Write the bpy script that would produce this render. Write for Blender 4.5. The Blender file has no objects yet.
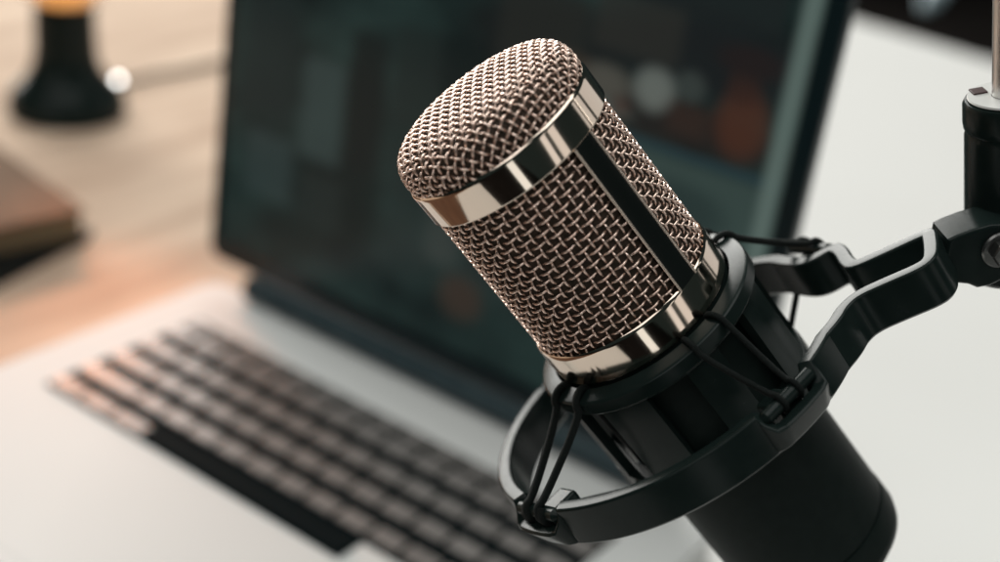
import bpy, bmesh, math, random
import numpy as np
from mathutils import Matrix, Vector
random.seed(4)
scene = bpy.context.scene
COL = scene.collection

# ------------------------------------------------------------------ camera
# world frame: origin at the rear left corner of the laptop deck, X along its hinge, Y away, Z up (metres)
RC = np.array([[0.79439169, 0.59870350, 0.10244982],
               [0.33969087, -0.29807186, -0.89205565],
               [-0.50353943, 0.74344286, -0.44015992]])          # rows: camera right, down, forward
CAM = np.array([0.50298197, -0.46352160, 0.34675018])
def W(p):                                                         # a point measured from the camera -> world
    return Vector((CAM + RC.T @ np.asarray(p, float)).tolist())
def WD(v):
    return Vector((RC.T @ np.asarray(v, float)).tolist())
cam = bpy.data.cameras.new('camera'); cam_o = bpy.data.objects.new('camera', cam); COL.objects.link(cam_o)
r, u, fw = WD((1, 0, 0)), WD((0, -1, 0)), WD((0, 0, 1))
cam_o.matrix_world = Matrix(((r.x, u.x, -fw.x, CAM[0]), (r.y, u.y, -fw.y, CAM[1]), (r.z, u.z, -fw.z, CAM[2]), (0, 0, 0, 1)))
cam.lens = 50; cam.sensor_width = 36; cam.clip_start = .01; cam.clip_end = 60
cam.dof.use_dof = True; cam.dof.focus_distance = .318; cam.dof.aperture_fstop = 5.8
scene.camera = cam_o

# ------------------------------------------------------------------ world, lamps, exposure
w = bpy.data.worlds.new('World'); scene.world = w; w.use_nodes = True
w.node_tree.nodes['Background'].inputs[0].default_value = (.44, .64, .61, 1)
w.node_tree.nodes['Background'].inputs[1].default_value = .04
scene.view_settings.view_transform = 'Standard'; scene.view_settings.look = 'None'
scene.view_settings.exposure = 0; scene.view_settings.gamma = 1
scene.render.engine = 'CYCLES'
scene.cycles.use_denoising = True
scene.cycles.max_bounces = 8
MIC = W((-0.00115333, -0.0351113, 0.31696592))
def area(name, az, el, dist, sx, sy, L, col=(1, .97, .92), roll=0., centre=MIC):
    a, e = math.radians(az), math.radians(el)
    d = Vector((math.cos(e)*math.cos(a), math.cos(e)*math.sin(a), math.sin(e)))
    li = bpy.data.lights.new(name, 'AREA'); li.shape = 'RECTANGLE'; li.size = sx; li.size_y = sy
    li.energy = L * sx * sy * math.pi; li.color = col              # L = radiance of the panel
    o = bpy.data.objects.new(name, li); COL.objects.link(o)
    zv = d; xv = Vector((-math.sin(a), math.cos(a), 0)); yv = zv.cross(xv)
    m = frame(xv, yv, zv, Vector(centre)+d*dist) @ Matrix.Rotation(math.radians(roll), 4, 'Z'); o.matrix_world = m
    return o
def frame(x, y, z, p):
    return Matrix(((x.x, y.x, z.x, p.x), (x.y, y.y, z.y, p.y), (x.z, y.z, z.z, p.z), (0, 0, 0, 1)))
area('window_light', 148, 14.5, 3.6, 3.3, 2.3, 8.8, (1, .99, .945))
area('ceiling_light', 100, 88, 1.9, 1.7, 1.7, 2.5, (.985, 1, .965))
area('front_fill_light', -95, 42, 1.8, 1.3, .9, 1.7, (1, .97, .94))  # fill lamp added on the camera side to brighten the grille wires
area('side_window_light', -7, 10, 1.6, .17, 1.0, 1.15, (1, .97, .93), 14)
area('side_window_light', 4.5, 14, 1.6, .25, 1.0, 1.05, (1, .96, .91), 14)
area('rear_window_light', 52, 16, 2.2, .55, 1.1, .85, (1, .98, .94), 6)
area('rear_window_light', 76, 15, 2.2, .95, 1.1, .8, (1, .98, .94))
area('front_window_light', -38, -14, 1.5, .20, .9, 1.3, (.97, 1, .97), 42)
# ------------------------------------------------------------------ materials
def mat(name, col, rough=.5, metal=0., spec=.5, coat=0., emit=None, es=0., trans=0.):
    m = bpy.data.materials.new(name); m.use_nodes = True
    b = m.node_tree.nodes['Principled BSDF']
    b.inputs['Base Color'].default_value = (*col, 1); b.inputs['Roughness'].default_value = rough
    b.inputs['Metallic'].default_value = metal; b.inputs['Specular IOR Level'].default_value = spec
    b.inputs['Coat Weight'].default_value = coat; b.inputs['Transmission Weight'].default_value = trans
    if emit: b.inputs['Emission Color'].default_value = (*emit, 1); b.inputs['Emission Strength'].default_value = es
    return m
def nodes(m): return m.node_tree.nodes, m.node_tree.links, m.node_tree.nodes['Principled BSDF']
def noisy(m, c1, c2, scale=20, detail=6, bump=0., stretch=(1, 1, 1), bscale=None, rough=None):
    n, l, b = nodes(m)
    tc = n.new('ShaderNodeTexCoord'); mp = n.new('ShaderNodeMapping'); mp.inputs['Scale'].default_value = stretch
    l.new(tc.outputs['Object'], mp.inputs['Vector'])
    t = n.new('ShaderNodeTexNoise'); t.inputs['Scale'].default_value = scale; t.inputs['Detail'].default_value = detail
    l.new(mp.outputs[0], t.inputs['Vector'])
    cr = n.new('ShaderNodeValToRGB'); cr.color_ramp.elements[0].position = .3; cr.color_ramp.elements[1].position = .7
    cr.color_ramp.elements[0].color = (*c1, 1); cr.color_ramp.elements[1].color = (*c2, 1)
    l.new(t.outputs['Fac'], cr.inputs[0]); l.new(cr.outputs[0], b.inputs['Base Color'])
    if rough:
        mr = n.new('ShaderNodeMapRange'); mr.inputs[3].default_value, mr.inputs[4].default_value = rough
        l.new(t.outputs['Fac'], mr.inputs[0]); l.new(mr.outputs[0], b.inputs['Roughness'])
    if bump:
        t2 = n.new('ShaderNodeTexNoise'); t2.inputs['Scale'].default_value = bscale or scale*4; t2.inputs['Detail'].default_value = 4
        l.new(mp.outputs[0], t2.inputs['Vector'])
        bp = n.new('ShaderNodeBump'); bp.inputs['Strength'].default_value = bump; bp.inputs['Distance'].default_value = .001
        l.new(t2.outputs['Fac'], bp.inputs['Height']); l.new(bp.outputs[0], b.inputs['Normal'])
    return m

M_chrome = noisy(mat('polished_nickel', (.7, .62, .54), .09, 1.), (.70, .60, .51), (.60, .50, .42), 60, 4, bump=.006, bscale=1500, stretch=(1, 1, .06), rough=(.05, .12))
M_strip = noisy(mat('dark_nickel', (.3, .28, .25), .1, 1.), (.24, .225, .21), (.19, .18, .17), 60, 4, rough=(.07, .16))
M_wire = noisy(mat('nickel_wire', (.8, .66, .56), .22, .93), (.98, .78, .68), (.92, .67, .56), 900, 3, rough=(.2, .36))
M_foam = noisy(mat('dark_foam', (.02, .02, .017), .9, spec=.1), (.030, .026, .020), (.075, .052, .040), 900, 3, bump=.6)
M_black = noisy(mat('black_paint', (.008, .010, .010), .42, spec=.06), (.0085, .0140, .0128), (.0115, .0180, .0165), 300, 6, bump=.08, bscale=5000, rough=(.34, .5))
M_plastic = noisy(mat('black_plastic', (.010, .0125, .0125), .28, spec=.13), (.0085, .0150, .0138), (.0115, .0190, .0175), 200, 6, bump=.03, bscale=4000, rough=(.2, .3))
M_cord = noisy(mat('black_elastic', (.012, .013, .013), .75, spec=.2), (.003, .0055, .005), (.010, .014, .013), 2500, 3, bump=.5)
M_steel = noisy(mat('bright_steel', (.75, .74, .72), .3, 1.), (.78, .77, .75), (.68, .67, .65), 80, 4, rough=(.28, .4))
M_alu = noisy(mat('silver_aluminium', (.80, .79, .77), .6, .0, spec=.05), (.715, .722, .71), (.70, .705, .692), 8, 8, bump=.02, bscale=3000)
M_key = noisy(mat('grey_key', (.03, .03, .03), .3, spec=.3), (.18, .168, .160), (.24, .225, .215), 120, 4, rough=(.28, .42))
M_bar = mat('dark_space_bar', (.005, .009, .010), .8, spec=.02)  # space bar darker and more matte than the other keys
M_well = mat('black_key_well', (.004, .008, .009), .8, spec=.02)
M_bezel = mat('black_glass_bezel', (.009, .019, .022), .12, spec=.25)
M_hinge = noisy(mat('dark_hinge', (.012, .02, .024), .45, spec=.4), (.020, .040, .048), (.034, .058, .066), 90, 3)
M_white = noisy(mat('white_tabletop', (.80, .79, .75), .45, spec=.3), (.805, .80, .78), (.785, .778, .757), 5, 8, bump=.03, bscale=300)
M_floor = noisy(mat('dark_floor', (.02, .016, .015), .8, spec=.1), (.017, .014, .013), (.03, .024, .022), 3, 6)

def wood():
    m = mat('pale_wood', (.6, .5, .4), .7, spec=.02)
    n, l, b = nodes(m)
    tc = n.new('ShaderNodeTexCoord'); mp = n.new('ShaderNodeMapping'); mp.inputs['Scale'].default_value = (5, .7, 1)
    mp.inputs['Rotation'].default_value = (0, 0, math.radians(25))
    l.new(tc.outputs['Object'], mp.inputs['Vector'])
    t = n.new('ShaderNodeTexNoise'); t.inputs['Scale'].default_value = 6; t.inputs['Detail'].default_value = 9; t.inputs['Distortion'].default_value = .6
    l.new(mp.outputs[0], t.inputs['Vector'])
    cr = n.new('ShaderNodeValToRGB'); e = cr.color_ramp.elements
    e[0].position = .3; e[0].color = (.46, .315, .23, 1); e[1].position = .68; e[1].color = (.74, .57, .44, 1)
    l.new(t.outputs['Fac'], cr.inputs[0]); l.new(cr.outputs[0], b.inputs['Base Color'])
    bp = n.new('ShaderNodeBump'); bp.inputs['Strength'].default_value = .1; bp.inputs['Distance'].default_value = .001
    l.new(t.outputs['Fac'], bp.inputs['Height']); l.new(bp.outputs[0], b.inputs['Normal'])
    return m
M_wood = wood()

# ------------------------------------------------------------------ mesh helpers
def link(name, me, m, parent=None, smooth=True):
    o = bpy.data.objects.new(name, me); COL.objects.link(o)
    if m: me.materials.append(m)
    if parent: o.parent = parent
    if smooth:
        me.polygons.foreach_set('use_smooth', [True]*len(me.polygons))
        if not len(me.edges) > 60000:
            sharp(me); wn = o.modifiers.new('weighted_normals', 'WEIGHTED_NORMAL'); wn.keep_sharp = True; wn.weight = 80
    return o
def sharp(me, ang=38):
    bm = bmesh.new(); bm.from_mesh(me)
    for e in bm.edges:
        if len(e.link_faces) == 2 and e.calc_face_angle(0) > math.radians(ang): e.smooth = False
    bm.to_mesh(me); bm.free()
def mesh(name, v, f, m, parent=None, smooth=True):
    me = bpy.data.meshes.new(name); me.from_pydata([tuple(map(float, p)) for p in v], [], f); me.update()
    return link(name, me, m, parent, smooth)
def bm_obj(name, bm, m, parent=None, smooth=True):
    bmesh.ops.recalc_face_normals(bm, faces=bm.faces[:])
    me = bpy.data.meshes.new(name); bm.to_mesh(me); bm.free(); return link(name, me, m, parent, smooth)
def thing(name, label, cat, mw=None, group=None):
    o = bpy.data.objects.new(name, None); COL.objects.link(o); o.empty_display_size = .02
    if mw is not None: o.matrix_world = mw
    o['label'] = label; o['category'] = cat
    if group: o['group'] = group
    return o
def tag(o, label, cat): o['label'] = label; o['category'] = cat; return o
def lathe(prof, n=96, a0=0., a1=2*math.pi, close=True):
    """prof: closed list of (radius, z); returns verts, faces"""
    full = abs(a1-a0-2*math.pi) < 1e-6; k = n if full else n+1; m = len(prof); v = []; f = []
    for i in range(k):
        a = a0+(a1-a0)*i/n; c, s = math.cos(a), math.sin(a)
        v += [(r_*c, r_*s, z) for r_, z in prof]
    for i in range(n):
        i2 = (i+1) % k
        for j in range(m if close else m-1):
            j2 = (j+1) % m
            f.append((i*m+j, i2*m+j, i2*m+j2, i*m+j2))
    if not full and close: f += [tuple(range(m))[::-1], tuple(range((k-1)*m, k*m))]
    return v, f
def sweep(paths, r, sides=6, caps=True):
    """tubes along numpy polylines (closed loops when first == last)"""
    V = []; F = []; base = 0
    for P in paths:
        P = np.asarray(P, float); closed = np.allclose(P[0], P[-1])
        if closed: P = P[:-1]
        n = len(P)
        T = (np.roll(P, -1, 0)-np.roll(P, 1, 0)) if closed else np.gradient(P, axis=0)
        T /= np.linalg.norm(T, axis=1)[:, None]
        ref = np.zeros(3); ref[np.argmin(np.abs(T).max(0))] = 1
        N = np.cross(T, ref); bad = np.linalg.norm(N, axis=1) < .05; N[bad] = np.cross(T[bad], np.roll(ref, 1))
        # carry the frame along
        N0 = N[0]/np.linalg.norm(N[0]); out = [N0]
        for i in range(1, n):
            q = out[-1]-(out[-1]@T[i])*T[i]; out.append(q/np.linalg.norm(q))
        N = np.array(out); B = np.cross(T, N)
        rr = np.full(n, r) if np.isscalar(r) else np.asarray(r)
        a = np.arange(sides)*2*math.pi/sides
        ring = P[:, None]+rr[:, None, None]*(np.cos(a)[None, :, None]*N[:, None]+np.sin(a)[None, :, None]*B[:, None])
        V.append(ring.reshape(-1, 3))
        i = np.arange(n if closed else n-1)[:, None]; j = np.arange(sides)[None]
        i2 = (i+1) % n; j2 = (j+1) % sides
        q = np.stack([base+i*sides+j, base+i2*sides+j, base+i2*sides+j2, base+i*sides+j2], -1).reshape(-1, 4)
        F += q.tolist()
        if caps and not closed:
            F += [list(range(base, base+sides))[::-1], list(range(base+(n-1)*sides, base+n*sides))]
        base += n*sides
    return np.concatenate(V), F
def box(bm, x0, x1, y0, y1, z0, z1, bev=0., seg=2, only_vertical=False, mtx=None):
    g = bmesh.ops.create_cube(bm, size=1)['verts']
    for v in g: v.co = Vector(((x0+x1)/2+v.co.x*(x1-x0), (y0+y1)/2+v.co.y*(y1-y0), (z0+z1)/2+v.co.z*(z1-z0)))
    if bev:
        es = {e for v in g for e in v.link_edges}
        if only_vertical: es = {e for e in es if abs(e.verts[0].co.z-e.verts[1].co.z) > 1e-6}
        rs = bmesh.ops.bevel(bm, geom=list(es), offset=bev, segments=seg, affect='EDGES', profile=.5)
        g = list({v for f_ in rs['faces'] for v in f_.verts} | {v for v in g if v.is_valid})
    if mtx is not None:
        for v in g: v.co = mtx @ v.co
    return g
def slab(bm, loop, z0, z1, bev=0.):
    """vertical prism over a polygon"""
    vs = [bm.verts.new((x, y, z0)) for x, y in loop]; fc = bm.faces.new(vs)
    e = bmesh.ops.extrude_face_region(bm, geom=[fc])
    top = [v for v in e['geom'] if isinstance(v, bmesh.types.BMVert)]
    for v in top: v.co.z = z1
    bmesh.ops.recalc_face_normals(bm, faces=bm.faces[:])
    if bev:
        es = list({ed for v in top for ed in v.link_edges if all(q in top for q in ed.verts)})
        bmesh.ops.bevel(bm, geom=es, offset=bev, segments=3, affect='EDGES', profile=.5)
def rounded_rect(x0, x1, y0, y1, rad, n=8):
    out = []
    for cx, cy, a in ((x1-rad, y1-rad, 0), (x0+rad, y1-rad, 90), (x0+rad, y0+rad, 180), (x1-rad, y0+rad, 270)):
        for i in range(n+1):
            t = math.radians(a+90*i/n); out.append((cx+rad*math.cos(t), cy+rad*math.sin(t)))
    return out

# ------------------------------------------------------------------ the setting
DESK = -.015
def structure(name, loop, z0, z1, m, bev=.002):
    bm = bmesh.new(); slab(bm, loop, z0, z1, bev); o = bm_obj(name, bm, m); o['kind'] = 'structure'; return o
# two tables pushed together; the seam runs under the laptop
seam0, seam1 = (.360, -.67), (-.095, .9435)
structure('white_table', [(seam0[0]+.0015, seam0[1]), (.39, -.67), (.56, -.36), (1.7, -.1), (1.7, .732), (seam1[0]+.0015, seam1[1])], DESK-.03, DESK, M_white)
structure('wooden_table', [(-1.9, -.67), (seam0[0]-.0015, seam0[1]), (seam1[0]-.0015, seam1[1]), (-1.9, 1.18)], DESK-.03, DESK, M_wood)
structure('reflection_mat', [(-.10, -.66), (.300, -.66), (.262, -.236), (-.10, -.236)], DESK, DESK+.002, noisy(mat('brown_reflection', (.12, .06, .035), .6, spec=.2), (.10, .05, .03), (.16, .085, .05), 30, 5, bump=.2, bscale=900), .0008)  # unseen mat, added only to give the chrome bands a brown reflection
structure('floor', [(-7, -7), (7, -7), (7, 9), (-7, 9)], -.80, -.765, M_floor, 0)

# ------------------------------------------------------------------ laptop
LW, LD = .314, .219
lap = thing('laptop', 'open silver laptop with black keys and a dark glowing screen on the tables', 'laptop', Matrix.Translation((LW/2, -LD/2, DESK)))
def inlap(o):                                                     # geometry below is written in world coordinates
    o.data.transform(Matrix.Translation((-LW/2, LD/2, -DESK))); return o
KX0, KX1, KY0, KY1, NX, NY = .0284, LW-.0284, -.1262, -.0325, .2125, -.1115
bm = bmesh.new()
outer = rounded_rect(0, LW, -LD, .006, .011)
# deck top with a recess for the keys: build as slab, then the well is its own part 0.3 mm proud of the deck
slab(bm, outer, DESK+.0012, 0, .0016)
inlap(bm_obj('base', bm, M_alu, lap))
bm = bmesh.new()
well = [(KX0, KY1), (KX0, KY0), (NX, KY0), (NX, NY), (KX1, NY), (KX1, KY1)]
slab(bm, well, -.0006, .0003)
kb = inlap(bm_obj('keyboard', bm, M_well, lap, False))
PX, PY = (KX1-KX0)/14.5, .0168
def key(x0, x1, y0, y1, m=M_key):
    bm = bmesh.new(); box(bm, x0, x1, y0, y1, .0004, .0019, .0006, 2)
    o = inlap(bm_obj('key', bm, m, kb)); return o
rows = [(KY1-.0010, .0068, [1.0]*14+[.5]), (KY1-.0118, .0092, [1]*13+[1.5]), (KY1-.0294, .0092, [1.5]+[1]*13),
        (KY1-.0470, .0092, [1.75]+[1]*11+[1.75]), (KY1-.0646, .0092, [2.25]+[1]*10+[2.25])]
for ytop, dep, ws in rows:
    x = KX0
    for k in ws:
        key(x+.0013, x+k*PX-.0013, ytop-dep-.002, ytop-.002); x += k*PX
x = KX0; yt = KY1-.0842
for k in (1.2, 1.2, 1.25): key(x+.0010, x+k*PX-.0010, yt-.0082, yt); x += k*PX
key(x+.0010, NX-.0010, yt-.0082, yt, M_bar)
bm = bmesh.new(); slab(bm, rounded_rect(.108, .206, -.211, -.141, .003), -.0004, .00012); inlap(bm_obj('trackpad', bm, M_alu, lap, False))
# hinge and lid
v, f = lathe([(.0001, .028), (.0058, .028), (.0062, .0285), (.0062, LW-.0285), (.0058, LW-.028), (.0001, LW-.028)], 24)
v = [(z, .0040+a*1.1, .0062+b*1.1) for a, b, z in v]
inlap(mesh('hinge', v, f, M_hinge, lap))
TH = 1.50286; LO = Vector((0, .004, .01358)); LH = .226
ex, ey = Vector((1, 0, 0)), Vector((0, math.cos(TH), math.sin(TH))); ez_ = ex.cross(ey)    # ez_ faces the user
LM = frame(ex, ey, ez_, LO)
def inlid(o): o.data.transform(Matrix.Translation((-LW/2, LD/2, -DESK)) @ LM); return o
bm = bmesh.new(); slab(bm, rounded_rect(-.0042, LW+.002, 0, LH, .008), -.0052, -.0006, .0008)
lid = inlid(bm_obj('lid', bm, noisy(mat('lid_shell', (.05, .06, .062), .35, .3), (.045, .055, .058), (.06, .07, .07), 20), lap))
bm = bmesh.new(); slab(bm, rounded_rect(-.0034, LW+.0012, .0008, LH-.0008, .0075), -.0010, .0, .0003); inlid(bm_obj('bezel', bm, M_bezel, lid))

def screen_mat():
    m = mat('lit_screen', (.004, .006, .006), .18, spec=.15)
    n, l, b = nodes(m)
    tc = n.new('ShaderNodeTexCoord'); sp = n.new('ShaderNodeSeparateXYZ'); l.new(tc.outputs['UV'], sp.inputs[0])
    def math_(op, a, c=None, cl=False):
        k = n.new('ShaderNodeMath'); k.operation = op; k.use_clamp = cl
        for i, q in enumerate((a, c)):
            if q is None: continue
            if isinstance(q, (int, float)): k.inputs[i].default_value = q
            else: l.new(q, k.inputs[i])
        return k.outputs[0]
    U_, V_ = sp.outputs[0], sp.outputs[1]
    def edge(x, a, s=.006):                                       # 0 below a, 1 above
        k = n.new('ShaderNodeMapRange'); k.interpolation_type = 'SMOOTHSTEP'
        l.new(x, k.inputs[0]); k.inputs[1].default_value = a-s; k.inputs[2].default_value = a+s; return k.outputs[0]
    def rect(u0, u1, v0, v1, s=.006):
        a = math_('MULTIPLY', edge(U_, u0, s), math_('SUBTRACT', 1, edge(U_, u1, s)))
        c = math_('MULTIPLY', edge(V_, v0, s), math_('SUBTRACT', 1, edge(V_, v1, s)))
        return math_('MULTIPLY', a, c)
    def blob(u0, v0, ru, rv, s=.85):
        a = math_('POWER', math_('DIVIDE', math_('SUBTRACT', U_, u0), ru), 2); c = math_('POWER', math_('DIVIDE', math_('SUBTRACT', V_, v0), rv), 2)
        return math_('SUBTRACT', 1, edge(math_('ADD', a, c), 1, s))
    def mix(base, fac, col, amt=1.):
        k = n.new('ShaderNodeMix'); k.data_type = 'RGBA'
        l.new(math_('MULTIPLY', fac, amt), k.inputs[0]); l.new(base, k.inputs[6])
        if isinstance(col, tuple): k.inputs[7].default_value = (*col, 1)
        else: l.new(col, k.inputs[7])
        return k.outputs[2]
    t = n.new('ShaderNodeTexNoise'); t.inputs['Scale'].default_value = 5; t.inputs['Detail'].default_value = 5; t.inputs['Roughness'].default_value = .55
    l.new(tc.outputs['UV'], t.inputs['Vector'])
    cr = n.new('ShaderNodeValToRGB'); e = cr.color_ramp.elements
    e[0].position = .36; e[0].color = (.005, .009, .009, 1); e[1].position = .66; e[1].color = (.017, .033, .030, 1)
    l.new(t.outputs['Fac'], cr.inputs[0]); c = cr.outputs[0]
    c = mix(c, rect(.03, .93, .93, 1.2), (.010, .014, .014))
    for u0, v0, ru, rv, col, amt in SCREEN_BLOBS: c = mix(c, blob(u0, v0, ru, rv), col, amt)
    for u0, u1, v0, v1, col, amt in SCREEN_TILES: c = mix(c, rect(u0, u1, v0, v1, .014), col, amt)
    c = mix(c, rect(.50, .955, .40, .652, .012), (.038, .060, .054), .75)
    c = mix(c, blob(.84, .56, .07, .05), (.016, .028, .027), .8)
    c = mix(c, rect(.50, .97, .655, .672, .004), (.018, .038, .045), .8)
    c = mix(c, rect(.950, .974, .03, 1.2, .008), (.10, .14, .125), .85)
    c = mix(c, rect(0, 1, 0, .035, .01), (.004, .006, .007))
    l.new(c, b.inputs['Emission Color']); b.inputs['Emission Strength'].default_value = 1.0
    return m
SCREEN_BLOBS = [(.62, .80, .14, .09, (.009, .010, .010), .9), (.84, .86, .16, .08, (.009, .010, .011), .9), (.80, .72, .18, .05, (.014, .012, .011), .9),
    (.700, .755, .040, .035, (.075, .072, .060), .75), (.69, .705, .055, .018, (.075, .095, .085), .65), (.775, .77, .030, .042, (.13, .145, .13), .75), (.825, .795, .022, .03, (.045, .055, .05), .6),
    (.640, .725, .02, .03, (.05, .026, .018), .7), (.73, .715, .014, .02, (.06, .035, .027), .6), (.905, .755, .036, .065, (.058, .022, .013), .8), (.897, .825, .022, .035, (.028, .014, .011), .7), (.90, .872, .045, .03, (.014, .010, .010), .9),
    (.29, .52, .040, .15, (.005, .008, .008), .85), (.30, .30, .05, .12, (.004, .007, .007), .7), (.52, .18, .04, .05, (.040, .024, .017), .7), (.20, .16, .10, .05, (.005, .008, .008), .7)]
SCREEN_TILES = [(.04, .15, .42, .72, (.009, .015, .015), .85), (.17, .255, .36, .60, (.030, .046, .044), .7), (.265, .335, .38, .70, (.006, .009, .009), .85), (.345, .43, .52, .74, (.010, .016, .015), .8),
    (.06, .16, .22, .38, (.026, .040, .039), .7), (.18, .27, .20, .33, (.012, .018, .017), .8), (.44, .50, .24, .46, (.028, .034, .031), .7), (.36, .44, .16, .48, (.012, .020, .019), .7),
    (.52, .66, .70, .90, (.016, .017, .015), .8), (.67, .80, .82, .93, (.022, .022, .019), .7), (.60, .67, .72, .79, (.050, .036, .026), .6), (.80, .86, .70, .76, (.030, .018, .014), .7)]
bm = bmesh.new(); slab(bm, [(.004, .011), (LW-.0070, .011), (LW-.0070, LH-.008), (.004, LH-.008)], -.0005, .0003)
uvl = bm.loops.layers.uv.new('UVMap')
for fc in bm.faces:
    for lp in fc.loops: lp[uvl].uv = (lp.vert.co.x/LW, lp.vert.co.y/.21)
inlid(bm_obj('display', bm, screen_mat(), lid, False))

# ------------------------------------------------------------------ things on the wooden table
def at(px, py, z):                                                # where the line of sight through a pixel meets height z
    d = RC.T @ np.array([(px-500)/1389., (py-281)/1389., 1]); k = (z-CAM[2])/d[2]; q = CAM+k*d; return Vector(q.tolist())
lp0 = at(68, 112, DESK); lp0.z = DESK
lamp = thing('table_lamp', 'small black flared lamp with a glowing amber top on the wooden table', 'lamp', Matrix.Translation(lp0))
v, f = lathe([(.0001, 0), (.039, 0), (.041, .002), (.041, .010), (.038, .017), (.030, .025), (.024, .034), (.0215, .046), (.0205, .078), (.019, .081), (.0001, .081)], 48)
mesh('stand', v, f, M_plastic, lamp)
v, f = lathe([(.0001, .0812), (.016, .0812), (.021, .086), (.023, .098), (.018, .112), (.009, .120), (.0001, .121)], 40)
mesh('amber_bulb', v, f, mat('amber_glow', (.8, .4, .08), .4, emit=(1, .40, .06), es=1.1), lamp)
v, f = lathe([(.0235, .083), (.0255, .083), (.027, .100), (.024, .120), (.0225, .120), (.0253, .100)], 40)
mesh('glass_shade', v, f, mat('frosted_glass', (.95, .93, .9), .3, trans=.85), lamp)
def glint(px, py, z, rad, col, s):  # small glowing balls that stand in for specular glints around the lamp base
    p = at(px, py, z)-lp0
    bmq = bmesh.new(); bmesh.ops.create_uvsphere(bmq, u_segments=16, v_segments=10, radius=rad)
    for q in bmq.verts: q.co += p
    bm_obj('glint_ball', bmq, mat('glint_glow', (.8, .8, .8), .4, emit=col, es=s), lamp)
glint(118, 80, DESK+.016, .0026, (1, .99, .95), 7)
glint(33, 97, DESK+.018, .0022, (.55, .75, .9), 6)
li = bpy.data.lights.new('lamp_glow', 'SPOT'); li.energy = 4.6; li.color = (1, .26, .025); li.shadow_soft_size = .03; li.spot_size = math.radians(34); li.spot_blend = .6
lo_ = bpy.data.objects.new('lamp_glow', li); COL.objects.link(lo_); lo_.location = lp0+Vector((0, 0, .15))
lo_.rotation_euler = (Vector((.045, -.085, 0))-lo_.location).to_track_quat('-Z', 'Y').to_euler()

cab = [at(*p, DESK+.003) for p in ((120, 84), (150, 76), (185, 70), (225, 61), (262, 52))]
cp = np.array([[q.x, q.y, DESK+.003] for q in cab]); tt = np.linspace(0, 4, 40)
cp = np.stack([np.interp(tt, range(5), cp[:, i]) for i in range(3)], 1)
v, f = sweep([cp], .0022, 8); tag(mesh('cable', v, f, mat('brown_cable', (.05, .03, .022), .7, spec=.1), None), 'thin dark cable running from the lamp behind the laptop screen', 'cable')

# dark notebook with an olive fore-edge, over a black sheet put in for its cast shadow
A = at(86, 238, DESK+.006); B = at(0, 258, DESK+.006)
dr = (B-A); dr.z = 0; dr.normalize(); nr = Vector((dr.y, -dr.x, 0))
if nr.x > 0: nr = -nr                                             # away from the laptop
BM = frame(dr, -nr if dr.cross(nr).z < 0 else nr, Vector((0, 0, 1)), Vector((A.x, A.y, DESK)))
sgn = 1 if dr.cross(nr).z > 0 else -1
def nb(bm, x0, x1, y0, y1, z0, z1, bev): box(bm, x0, x1, min(y0*sgn, y1*sgn), max(y0*sgn, y1*sgn), z0, z1, bev)
bk = thing('notebook', 'thick notebook with tan cover and olive page edges beside the laptop', 'notebook', BM)
bm = bmesh.new(); nb(bm, .002, .205, .002, .139, .0075, .0215, .0004)
bm_obj('page_block', bm, noisy(mat('olive_pages', (.16, .13, .075), .8), (.11, .09, .05), (.20, .165, .10), 40, 4, stretch=(.1, .1, 40)), bk)
bm = bmesh.new(); nb(bm, 0, .207, 0, .141, .0215, .0245, .001)
bm_obj('front_cover', bm, noisy(mat('tan_cover', (.45, .30, .22), .8, spec=.05), (.15, .095, .065), (.22, .14, .095), 30), bk)
bm = bmesh.new(); nb(bm, 0, .207, 0, .141, .0045, .0075, .001)
bm_obj('back_cover', bm, mat('dark_cover', (.012, .012, .010), .6, spec=.2), bk)
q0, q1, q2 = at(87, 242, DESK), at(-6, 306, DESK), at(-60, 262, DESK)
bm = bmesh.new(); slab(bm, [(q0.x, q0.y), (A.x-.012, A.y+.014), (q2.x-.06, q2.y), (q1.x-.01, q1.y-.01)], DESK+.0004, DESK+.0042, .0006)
fo = bm_obj('shadow_sheet', bm, mat('shadow_black', (.010, .011, .010), .7, spec=.15)); tag(fo, 'flat black sheet put in for the shadow of the tan notebook', 'shadow_sheet')

# pale rod seen beyond the white table
g0 = CAM + RC.T @ (np.array([(922-500)/1389., (11-281)/1389., 1])*1.62); g1 = CAM + RC.T @ (np.array([(985-500)/1389., (-95-281)/1389., 1])*1.60)
g0, g1 = np.array(g0), np.array(g1); tt = np.linspace(0, 1, 14)[:, None]
gp = g0+(g1-g0)*tt+np.array([0, 0, -.02])*np.sin(tt*math.pi)
v, f = sweep([gp], np.concatenate([[.004, .0085], np.full(12, .011)]), 14)
tag(mesh('chair_arm', v, f, mat('pale_blue_grey_metal', (.30, .40, .44), .4), None), 'pale blue-grey metal tip in the dark beyond the white table', 'chair arm')

# ------------------------------------------------------------------ condenser microphone
e1 = np.array([0.77924803, -0.62624779, -0.02421187]); e2 = np.array([-0.21441070, -0.30269746, 0.92865618]); ez = np.array([-0.58889775, -0.71846221, -0.37015063])
c1 = np.array([-0.00115333, -0.0351113, 0.31696592])
MICL = .150
mic_m = frame(WD(e1), WD(e2), WD(ez), W(c1-ez*MICL))
mic = thing('condenser_microphone', 'studio microphone with woven nickel grille and black body in a spider mount', 'microphone', mic_m)
Z = lambda s: MICL-s/1000.                                        # s: millimetres below the top of the upper band
mm = .001
def lathe_obj(name, prof, m, parent, n=128):
    v, f = lathe([(max(r_, .01)*mm, Z(s)) for r_, s in prof], n); return mesh(name, v, f, m, parent)
BAND = lambda s0, s1: [(23.3, s0+.1), (23.6, s0-.55), (24.2, s0-.7), (24.6, s0-.35), (24.75, s0+.3), (24.75, s1-.4), (24.5, s1), (23.3, s1)]
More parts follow.
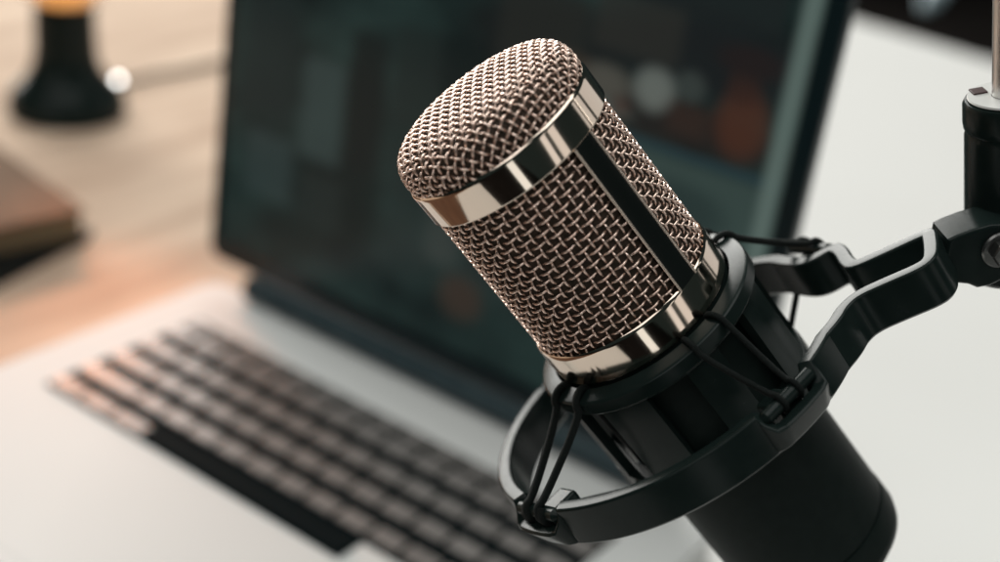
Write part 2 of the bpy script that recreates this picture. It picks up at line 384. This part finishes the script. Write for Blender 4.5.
lathe_obj('grille_band', BAND(.6, 8.4), M_chrome, mic, 160)
lathe_obj('grille_band', BAND(50.9, 59.2), M_chrome, mic, 160)
# inner dark core that is seen through the mesh
# woven side of the grille
NW, NR, R0, AM, WR = 60, 20, 23.35, .42, .30
s_lo, s_hi = 8.2, 51.2; ps = (s_hi-s_lo)/NR
def crimp(x): return np.tanh(1.3*np.cos(x))/math.tanh(1.3)
rng = np.random.default_rng(3); paths = []
t = np.linspace(-.4, NR+.4, NR*9+1)
for i in range(NW):
    a = 2*math.pi*i/NW+.0035*np.sin(t*.55+rng.uniform(0, 6.3))+rng.normal(0, .0022); r_ = R0+rng.normal(0, .02)+AM*((-1)**i)*crimp(math.pi*t)
    paths.append(np.stack([r_*np.cos(a), r_*np.sin(a), -(s_lo+t*ps)], 1))
t = np.linspace(0, NW, NW*9+1)
for j in range(NR+1):
    a = 2*math.pi*t/NW; r_ = R0-AM*((-1)**j)*crimp(math.pi*t)
    p = np.stack([r_*np.cos(a), r_*np.sin(a), -(s_lo+j*ps)+.07*np.sin(3*a+rng.uniform(0, 6.3))+rng.normal(0, .05)*np.ones(len(t))], 1); p[-1] = p[0]; paths.append(p)
v, f = sweep(paths, WR, 6); v = v*mm; v[:, 2] += MICL
mesh('grille_side', v, f, M_wire, mic)
# domed woven head: a flat weave pressed over this profile (radius, height above the band)
prof = np.array([(0, 9.7), (8, 9.6), (14, 9.25), (18, 8.7), (21, 7.6), (22.8, 6.0), (23.65, 3.8), (23.8, 1.6), (23.6, -.4), (23.5, -1.6)], float)
seg = np.r_[0, np.cumsum(np.hypot(*np.diff(prof, axis=0).T))]
fine = np.linspace(0, seg[-1], 400)
pr = np.interp(fine, seg, prof[:, 0]); ph = np.interp(fine, seg, prof[:, 1])
kern = np.ones(9)/9
prs = np.convolve(np.pad(pr, 4, mode='reflect', reflect_type='odd'), kern, 'valid'); phs = np.convolve(np.pad(ph, 4, 'edge'), kern, 'valid'); phs[-4:] = ph[-4:]
nr_ = np.gradient(prs); nh_ = np.gradient(phs); nl = np.hypot(nr_, nh_); nr_, nh_ = nr_/nl, nh_/nl
PD = 2.15; rot = math.radians(-61); paths = []
def dome(uu, vv, off):
    rho = np.hypot(uu, vv); an = np.arctan2(vv, uu)
    rr = np.interp(rho, fine, prs)+off*(-np.interp(rho, fine, nh_)); hh = np.interp(rho, fine, phs)+off*np.interp(rho, fine, nr_)
    return np.stack([rr*np.cos(an+rot), rr*np.sin(an+rot), hh], 1)
Rmax = seg[-1]-.1
for k in range(-14, 15):
    c_ = (k+.5)*PD+rng.normal(0, .05)
    if abs(c_) >= Rmax: continue
    lim = math.sqrt(Rmax**2-c_**2)
    if lim < 1.5: continue
    t = np.linspace(-lim, lim, max(8, int(2*lim/PD*9)))
    wv = crimp(math.pi*(t/PD-.5))*((-1)**k)
    paths.append(dome(np.full_like(t, c_), t, .42*wv)); paths.append(dome(t, np.full_like(t, c_), -.42*wv))
v, f = sweep(paths, WR, 6); v = v*mm; v[:, 2] += MICL
mesh('grille_head', v, f, M_wire, mic)
core = [(.01, 58), (23.2, 58)]+[(23.25, 50), (23.25, 1.5)]+[(float(q_), -float(h_)) for q_, h_ in zip((prs-.12*(-nh_))[395::-12], (phs-.12*nr_)[395::-12])]
lathe_obj('inner_screen', core, M_foam, mic, 96)
# side strips between the two bands
for c_ in (-60, 120):
    a0, a1 = math.radians(c_-7.4), math.radians(c_+7.4)
    for nm, b0, b1, ro, m_ in (('side_strip', a0, a1, 24.65, M_strip),):
        pf = [(23.0*mm, Z(51.0)), (ro*mm, Z(51.0)), (ro*mm, Z(8.3)), (23.0*mm, Z(8.3))]
        v, f = lathe(pf, 14, b0, b1); o = mesh(nm, v, f, m_, mic)
    for e_ in (a0, a1):
        P_ = np.array([[24.62*math.cos(e_), 24.62*math.sin(e_), z_] for z_ in np.linspace(-50.9, -8.5, 12)])
        v, f = sweep([P_], .34, 10); v = v*mm; v[:, 2] += MICL; mesh('strip_edge', v, f, M_chrome, o)
# body
lathe_obj('body', [(.01, 59), (23.9, 59), (24.1, 59.6), (24.1, 66), (23.4, 80), (22.9, 100), (22.8, 137.6), (22.4, 138.2), (.01, 138.2)], M_black, mic)
lathe_obj('end_cap', [(.01, 138.4), (22.6, 138.4), (23.0, 139.2), (23.1, 145.0), (22.5, 147.4), (20.8, 149.2), (18, 150), (.01, 150)], M_black, mic)

# ------------------------------------------------------------------ shock mount
mc = np.array([0.03993876, 0.02300379, 0.34529002]); mx = np.array([0.81929481, -0.57335850, -0.00400482]); my = np.array([-0.16410965, -0.24118385, 0.95650320]); mn = np.array([-0.54938514, -0.78300088, -0.29169434])
mo_m = frame(WD(mx), WD(my), WD(mn), W(mc))
mount = thing('shock_mount', 'black plastic spider shock mount holding the microphone by elastic cords', 'shock mount', mo_m)
mi = mo_m.inverted()
RR, TK, HH = 46.8, 3.9, 10.9
HOOKS = (205, 115, 292)
path = []                                                         # (x, y, top drop, width)
def hookness(a):
    best = 0
    for h_ in HOOKS:
        d_ = abs((a-h_+180) % 360-180); best = max(best, min(1, max(0, (10.5-d_)/2.6)))
    return best
for a in np.arange(24, 315.1, 1.0):
    k = hookness(a); r_ = RR+2.2*k; t_ = math.radians(a)
    path.append((r_*math.cos(t_), r_*math.sin(t_), 4.6*k))
ctrl = [(38.2, -30.4), (41.6, -27.2), (46.2, -26.0), (53, -29.2), (60.2, -33.0), (63.2, -32.4), (65.4, -29.0), (68.6, -22.6), (69.2, -20.6), (67.6, -19.4), (60, -15.9), (53.6, -12.7), (52.2, -11), (52.4, -7), (53.8, -1.5), (54.2, 2.4), (53.2, 4.4), (48.4, 5.2), (45.9, 7.6), (44.2, 12.5)]
full = [np.array(p) for p in path]
# smooth resample of the bracket part
cp = np.array([full[-1][:2]]+ctrl+[full[0][:2]])
def chaikin(P, k=2):
    for _ in range(k):
        Q = [P[0]]
        for a_, b_ in zip(P[:-1], P[1:]): Q += [a_*.75+b_*.25, a_*.25+b_*.75]
        Q.append(P[-1]); P = np.array(Q)
    return P
cp = chaikin(cp)[1:-1]
pts = np.concatenate([np.array([p[:2] for p in full]), cp]); drop = np.concatenate([[p[2] for p in full], np.zeros(len(cp))])
n_ = len(pts); T = np.roll(pts, -1, 0)-np.roll(pts, 1, 0); T /= np.linalg.norm(T, axis=1)[:, None]; N = np.stack([T[:, 1], -T[:, 0]], 1)
h2 = TK/2; bvl = .7
sec = [(-h2, HH-bvl), (-h2, bvl), (-h2+.25, .25), (-h2+bvl, 0), (h2-bvl, 0), (h2-.25, .25), (h2, bvl), (h2, HH-bvl), (h2-bvl, HH), (-h2+bvl, HH)]
V = []; F = []; q = len(sec)
for i in range(n_):
    for o_, dz in sec:
        dd = drop[i] if dz < HH/2 else 0
        out = 1.0*(drop[i]/4.6)*(1 if dz < HH/2 else -1.5)
        p = pts[i]+N[i]*(o_+out); V.append((p[0]*mm, p[1]*mm, -(dz+dd)*mm))
for i in range(n_):
    i2 = (i+1) % n_
    for j in range(q): F.append((i*q+j, i*q+(j+1) % q, i2*q+(j+1) % q, i2*q+j))
bm = bmesh.new(); vs = [bm.verts.new(p) for p in V]
for fc in F: bm.faces.new([vs[k] for k in fc])
bm_obj('outer_frame', bm, M_plastic, mount)
def tube(name, P, rad, m, parent=mount, sides=12): v, f = sweep([np.array(P)*mm], rad*mm if np.isscalar(rad) else np.array(rad)*mm, sides); return mesh(name, v, f, m, parent)
def capsule(p0, p1, rad):
    p0, p1 = np.array(p0, float), np.array(p1, float); d_ = (p1-p0)/np.linalg.norm(p1-p0)
    k = np.sin(np.linspace(0, math.pi/2, 5)); rs = list(np.cos(np.linspace(math.pi/2*.98, 0, 5))*rad)
    P = [p0+d_*rad*(s_-1) for s_ in k]+[p1+d_*rad*(1-s_) for s_ in k[::-1]]
    return P, rs+rs[::-1]
hook_pts = []
for ang, R_ in ((205, 47.4), (115, 47.4), (292, 47.4), (16.5, 53.6)):
    t_ = math.radians(ang); c_ = np.array([math.cos(t_), math.sin(t_)]); s_ = np.array([-math.sin(t_), math.cos(t_)])
    a_, b_ = c_*R_-s_*7.6, c_*R_+s_*7.6
    P, rs = capsule((*a_, -2.2), (*b_, -2.2), 1.75); hk = tube('hook_bar', P, rs, M_plastic)
    # post that carries the bar, inside of the ring
    bm = bmesh.new(); box(bm, R_-9.5, R_-.2, -3.4, 3.4, -9.6, -3.2, 1.1, 3, mtx=Matrix.Rotation(t_, 4, 'Z'))
    if ang == 16.5: bm.clear(); box(bm, R_-8.0, R_-.2, -2.4, 2.4, -7.8, -2.6, 1.0, 3, mtx=Matrix.Rotation(t_, 4, 'Z'))
    bmesh.ops.scale(bm, vec=(mm, mm, mm), verts=bm.verts); bm_obj('hook_post', bm, M_plastic, hk)
    hook_pts.append((c_*R_, s_))
# inner cage, in the microphone's own axes, moved into the mount's frame
c2m = mi @ mic_m
def cage(name, v, f, m=M_plastic, parent=mount):
    o = mesh(name, v, f, m, parent); o.data.transform(c2m); return o
v, f = lathe([(r_*mm, Z(s)) for r_, s in [(24.9, 60.4), (25.3, 59.8), (29.0, 60.4), (29.6, 61.0), (29.7, 64.0), (28.6, 65.2), (24.9, 65.2)]], 128)
col = cage('collar', v, f)
v, f = lathe([(r_*mm, Z(s)) for r_, s in [(24.0, 89), (28.2, 89), (28.4, 89.8), (28.4, 94.2), (27.6, 95.2), (24.0, 95.2)]], 128)
cage('lower_collar', v, f)
for a in range(8):
    ac = math.radians(a*45+7); hw = math.radians(9.5 if a % 2 == 0 else 13)
    v, f = lathe([(r_*mm, Z(s)) for r_, s in [(25.6, 65.0), (28.3, 65.0), (28.1, 89.2), (25.6, 89.2)]], 8, ac-hw, ac+hw)
    cage('cage_rib', v, f)
def mp(az, R_, s):                                                # a point given in microphone axes, in mount millimetres
    a = math.radians(az); p = c2m @ Vector((R_*mm*math.cos(a), R_*mm*math.sin(a), Z(s))); return np.array(p)/mm
def cord(az, hk, off, lower=False):
    hp, s_ = hook_pts[hk]; e_ = np.array([*(hp+s_*off), -1.0])
    out = np.array([*(hp/np.linalg.norm(hp)), 0.])
    if not lower: P = [mp(az, 25.0, 62), mp(az, 25.2, 59.3), mp(az, 27.4, 58.9), mp(az, 30.0, 60.0), mp(az, 30.9, 63.0)]
    else: P = [mp(az, 25.5, 95.8), mp(az, 27.5, 96.2), mp(az, 29.4, 95.0), mp(az, 29.8, 92.5)]
    if lower and hk == 3: P = [mp(az, 23.4, 107.0), mp(az, 24.2, 106.5), mp(az, 25.2, 104.5), mp(az, 26.2, 101.5)]
    zt = -.2 if not lower else -4.4
    P += [e_*[1, 1, 0]-out*1.6+[0, 0, zt+(-.2 if lower else .4)], e_*[1, 1, 0]+out*.8+[0, 0, zt+(-.4 if lower else .6)], e_*[1, 1, 0]+out*2.2+[0, 0, -2.2], e_*[1, 1, 0]+out*.4+[0, 0, -4.3 if not lower else -.2]]
    P = chaikin(np.array(P), 2)
    tube('elastic_cord', P, {0: .98, 2: .72}.get(hk, .85), M_cord, mount, 10)
AZ = [205, 115, 292, 17]
def az_of(hk):
    p = np.array([*hook_pts[hk][0], 0])*mm; q_ = (c2m.inverted() @ Vector(p)); return math.degrees(math.atan2(q_.y, q_.x))
for hk in range(4):
    a = az_of(hk)
    for o_, da in ((-2.6, -9), (2.6, 9)):
        cord(a+da, hk, o_); hk != 2 and (hk != 3 or o_ > 0) and cord(a+da*.8, hk, o_*1.4, True)

# ------------------------------------------------------------------ boom arm end: swivel post, rod, bolt
def cs(px, py, z): return np.array([(px-500)/1389.*z, (py-281)/1389.*z, z])
pu = np.array([-.155, -.9, -.47]); pu /= np.linalg.norm(pu)
pz = .3275
top = cs(1008, 97, pz-.006)
bx = np.cross(pu, np.array([0, 0, 1.])); bx /= np.linalg.norm(bx)  # along image x
if bx[0] < 0: bx = -bx
by = np.cross(pu, bx)                                              # roughly along the view
boom_m = frame(WD(bx), WD(by), WD(pu), W(top))
boom = thing('boom_arm', 'black swivel end of a boom arm with bright steel rod and bolt', 'boom arm', boom_m)
def lo(name, prof, m, parent=boom, n=72):
    v, f = lathe([(max(r_, .01)*mm, z*mm) for r_, z in prof], n); return mesh(name, v, f, m, parent)
lo('swivel_post', [(.01, -46), (8.8, -46), (9.6, -45), (9.7, -9), (9.4, -7.6), (9.9, -6.9), (10.1, -5.4), (10.1, -1.2), (9.6, -.2), (8.6, 0), (.01, 0)], M_plastic)
lo('top_washer', [(3.7, .05), (8.7, .05), (9.1, .3), (8.9, .7), (3.7, .7)], mat('pale_nylon', (.62, .62, .60), .45))
lo('rod', [(.01, .05), (3.5, .05), (3.6, 1), (3.6, 260), (.01, 260)], M_steel, n=40)
# slot cut seen beside the rod: a dark red insert standing in the washer
bm = bmesh.new(); box(bm, -7.0*mm, -3.6*mm, 2.6*mm, 6.2*mm, .6*mm, 1.1*mm, .2*mm); bm_obj('latch', bm, mat('dark_red_plastic', (.035, .006, .006), .5), boom)
# knuckle between post and shock mount
kb_ = boom_m.inverted()
def bl(px, py, z): return np.array(kb_ @ W(cs(px, py, z)))/mm
c_k = bl(985, 250, .329)
bm = bmesh.new()
out = [(938, 228), (946, 223), (962, 216), (978, 211), (1030, 211), (1030, 284), (1000, 281), (990, 287), (978, 289), (968, 284), (956, 282), (950, 292), (944, 299), (938, 296)]
loop = [bl(px, py, .327)[[0, 2]] for px, py in out]
vs = [bm.verts.new((p[0], c_k[1]-5.6, p[1])) for p in loop]; fc = bm.faces.new(vs)
ex_ = bmesh.ops.extrude_face_region(bm, geom=[fc]); tv = [v_ for v_ in ex_['geom'] if isinstance(v_, bmesh.types.BMVert)]
for v_ in tv: v_.co.y += 11.0
bmesh.ops.recalc_face_normals(bm, faces=bm.faces[:])
bmesh.ops.bevel(bm, geom=[e_ for e_ in bm.edges if abs(e_.verts[0].co.y-e_.verts[1].co.y) < 1e-4], offset=.9, segments=3, affect='EDGES', profile=.5)
bmesh.ops.scale(bm, vec=(mm, mm, mm), verts=bm.verts)
bm_obj('knuckle', bm, M_plastic, boom)
bc = bl(1001, 250, .322)
def ylathe(name, prof, m, parent, n=40, c=bc):
    v, f = lathe([(max(r_, .01), z) for r_, z in prof], n); v = [((c[0]+a)*mm, (yf+z)*mm, (c[2]+b)*mm) for a, b, z in v]; return mesh(name, v, f, m, parent)
yf = c_k[1]-(6.0 if True else 0)
fs = -1 if (WD(by)).dot(fw) > 0 else 1                              # towards the camera
yf = c_k[1]+fs*5.5
M_bolt = noisy(mat('dark_steel', (.16, .165, .16), .3, .9), (.13, .135, .13), (.2, .2, .195), 300, 3)
wsh = ylathe('bolt', [(.01, fs*.1), (4.3, fs*.1), (4.5, fs*.9), (4.1, fs*1.3), (.01, fs*1.3)], M_bolt, boom)
ylathe('bolt_head', [(.01, fs*1.3), (3.0, fs*1.3), (3.1, fs*3.2), (2.6, fs*3.9), (1.6, fs*3.9), (1.5, fs*2.6), (.01, fs*2.6)], M_bolt, wsh, 6)
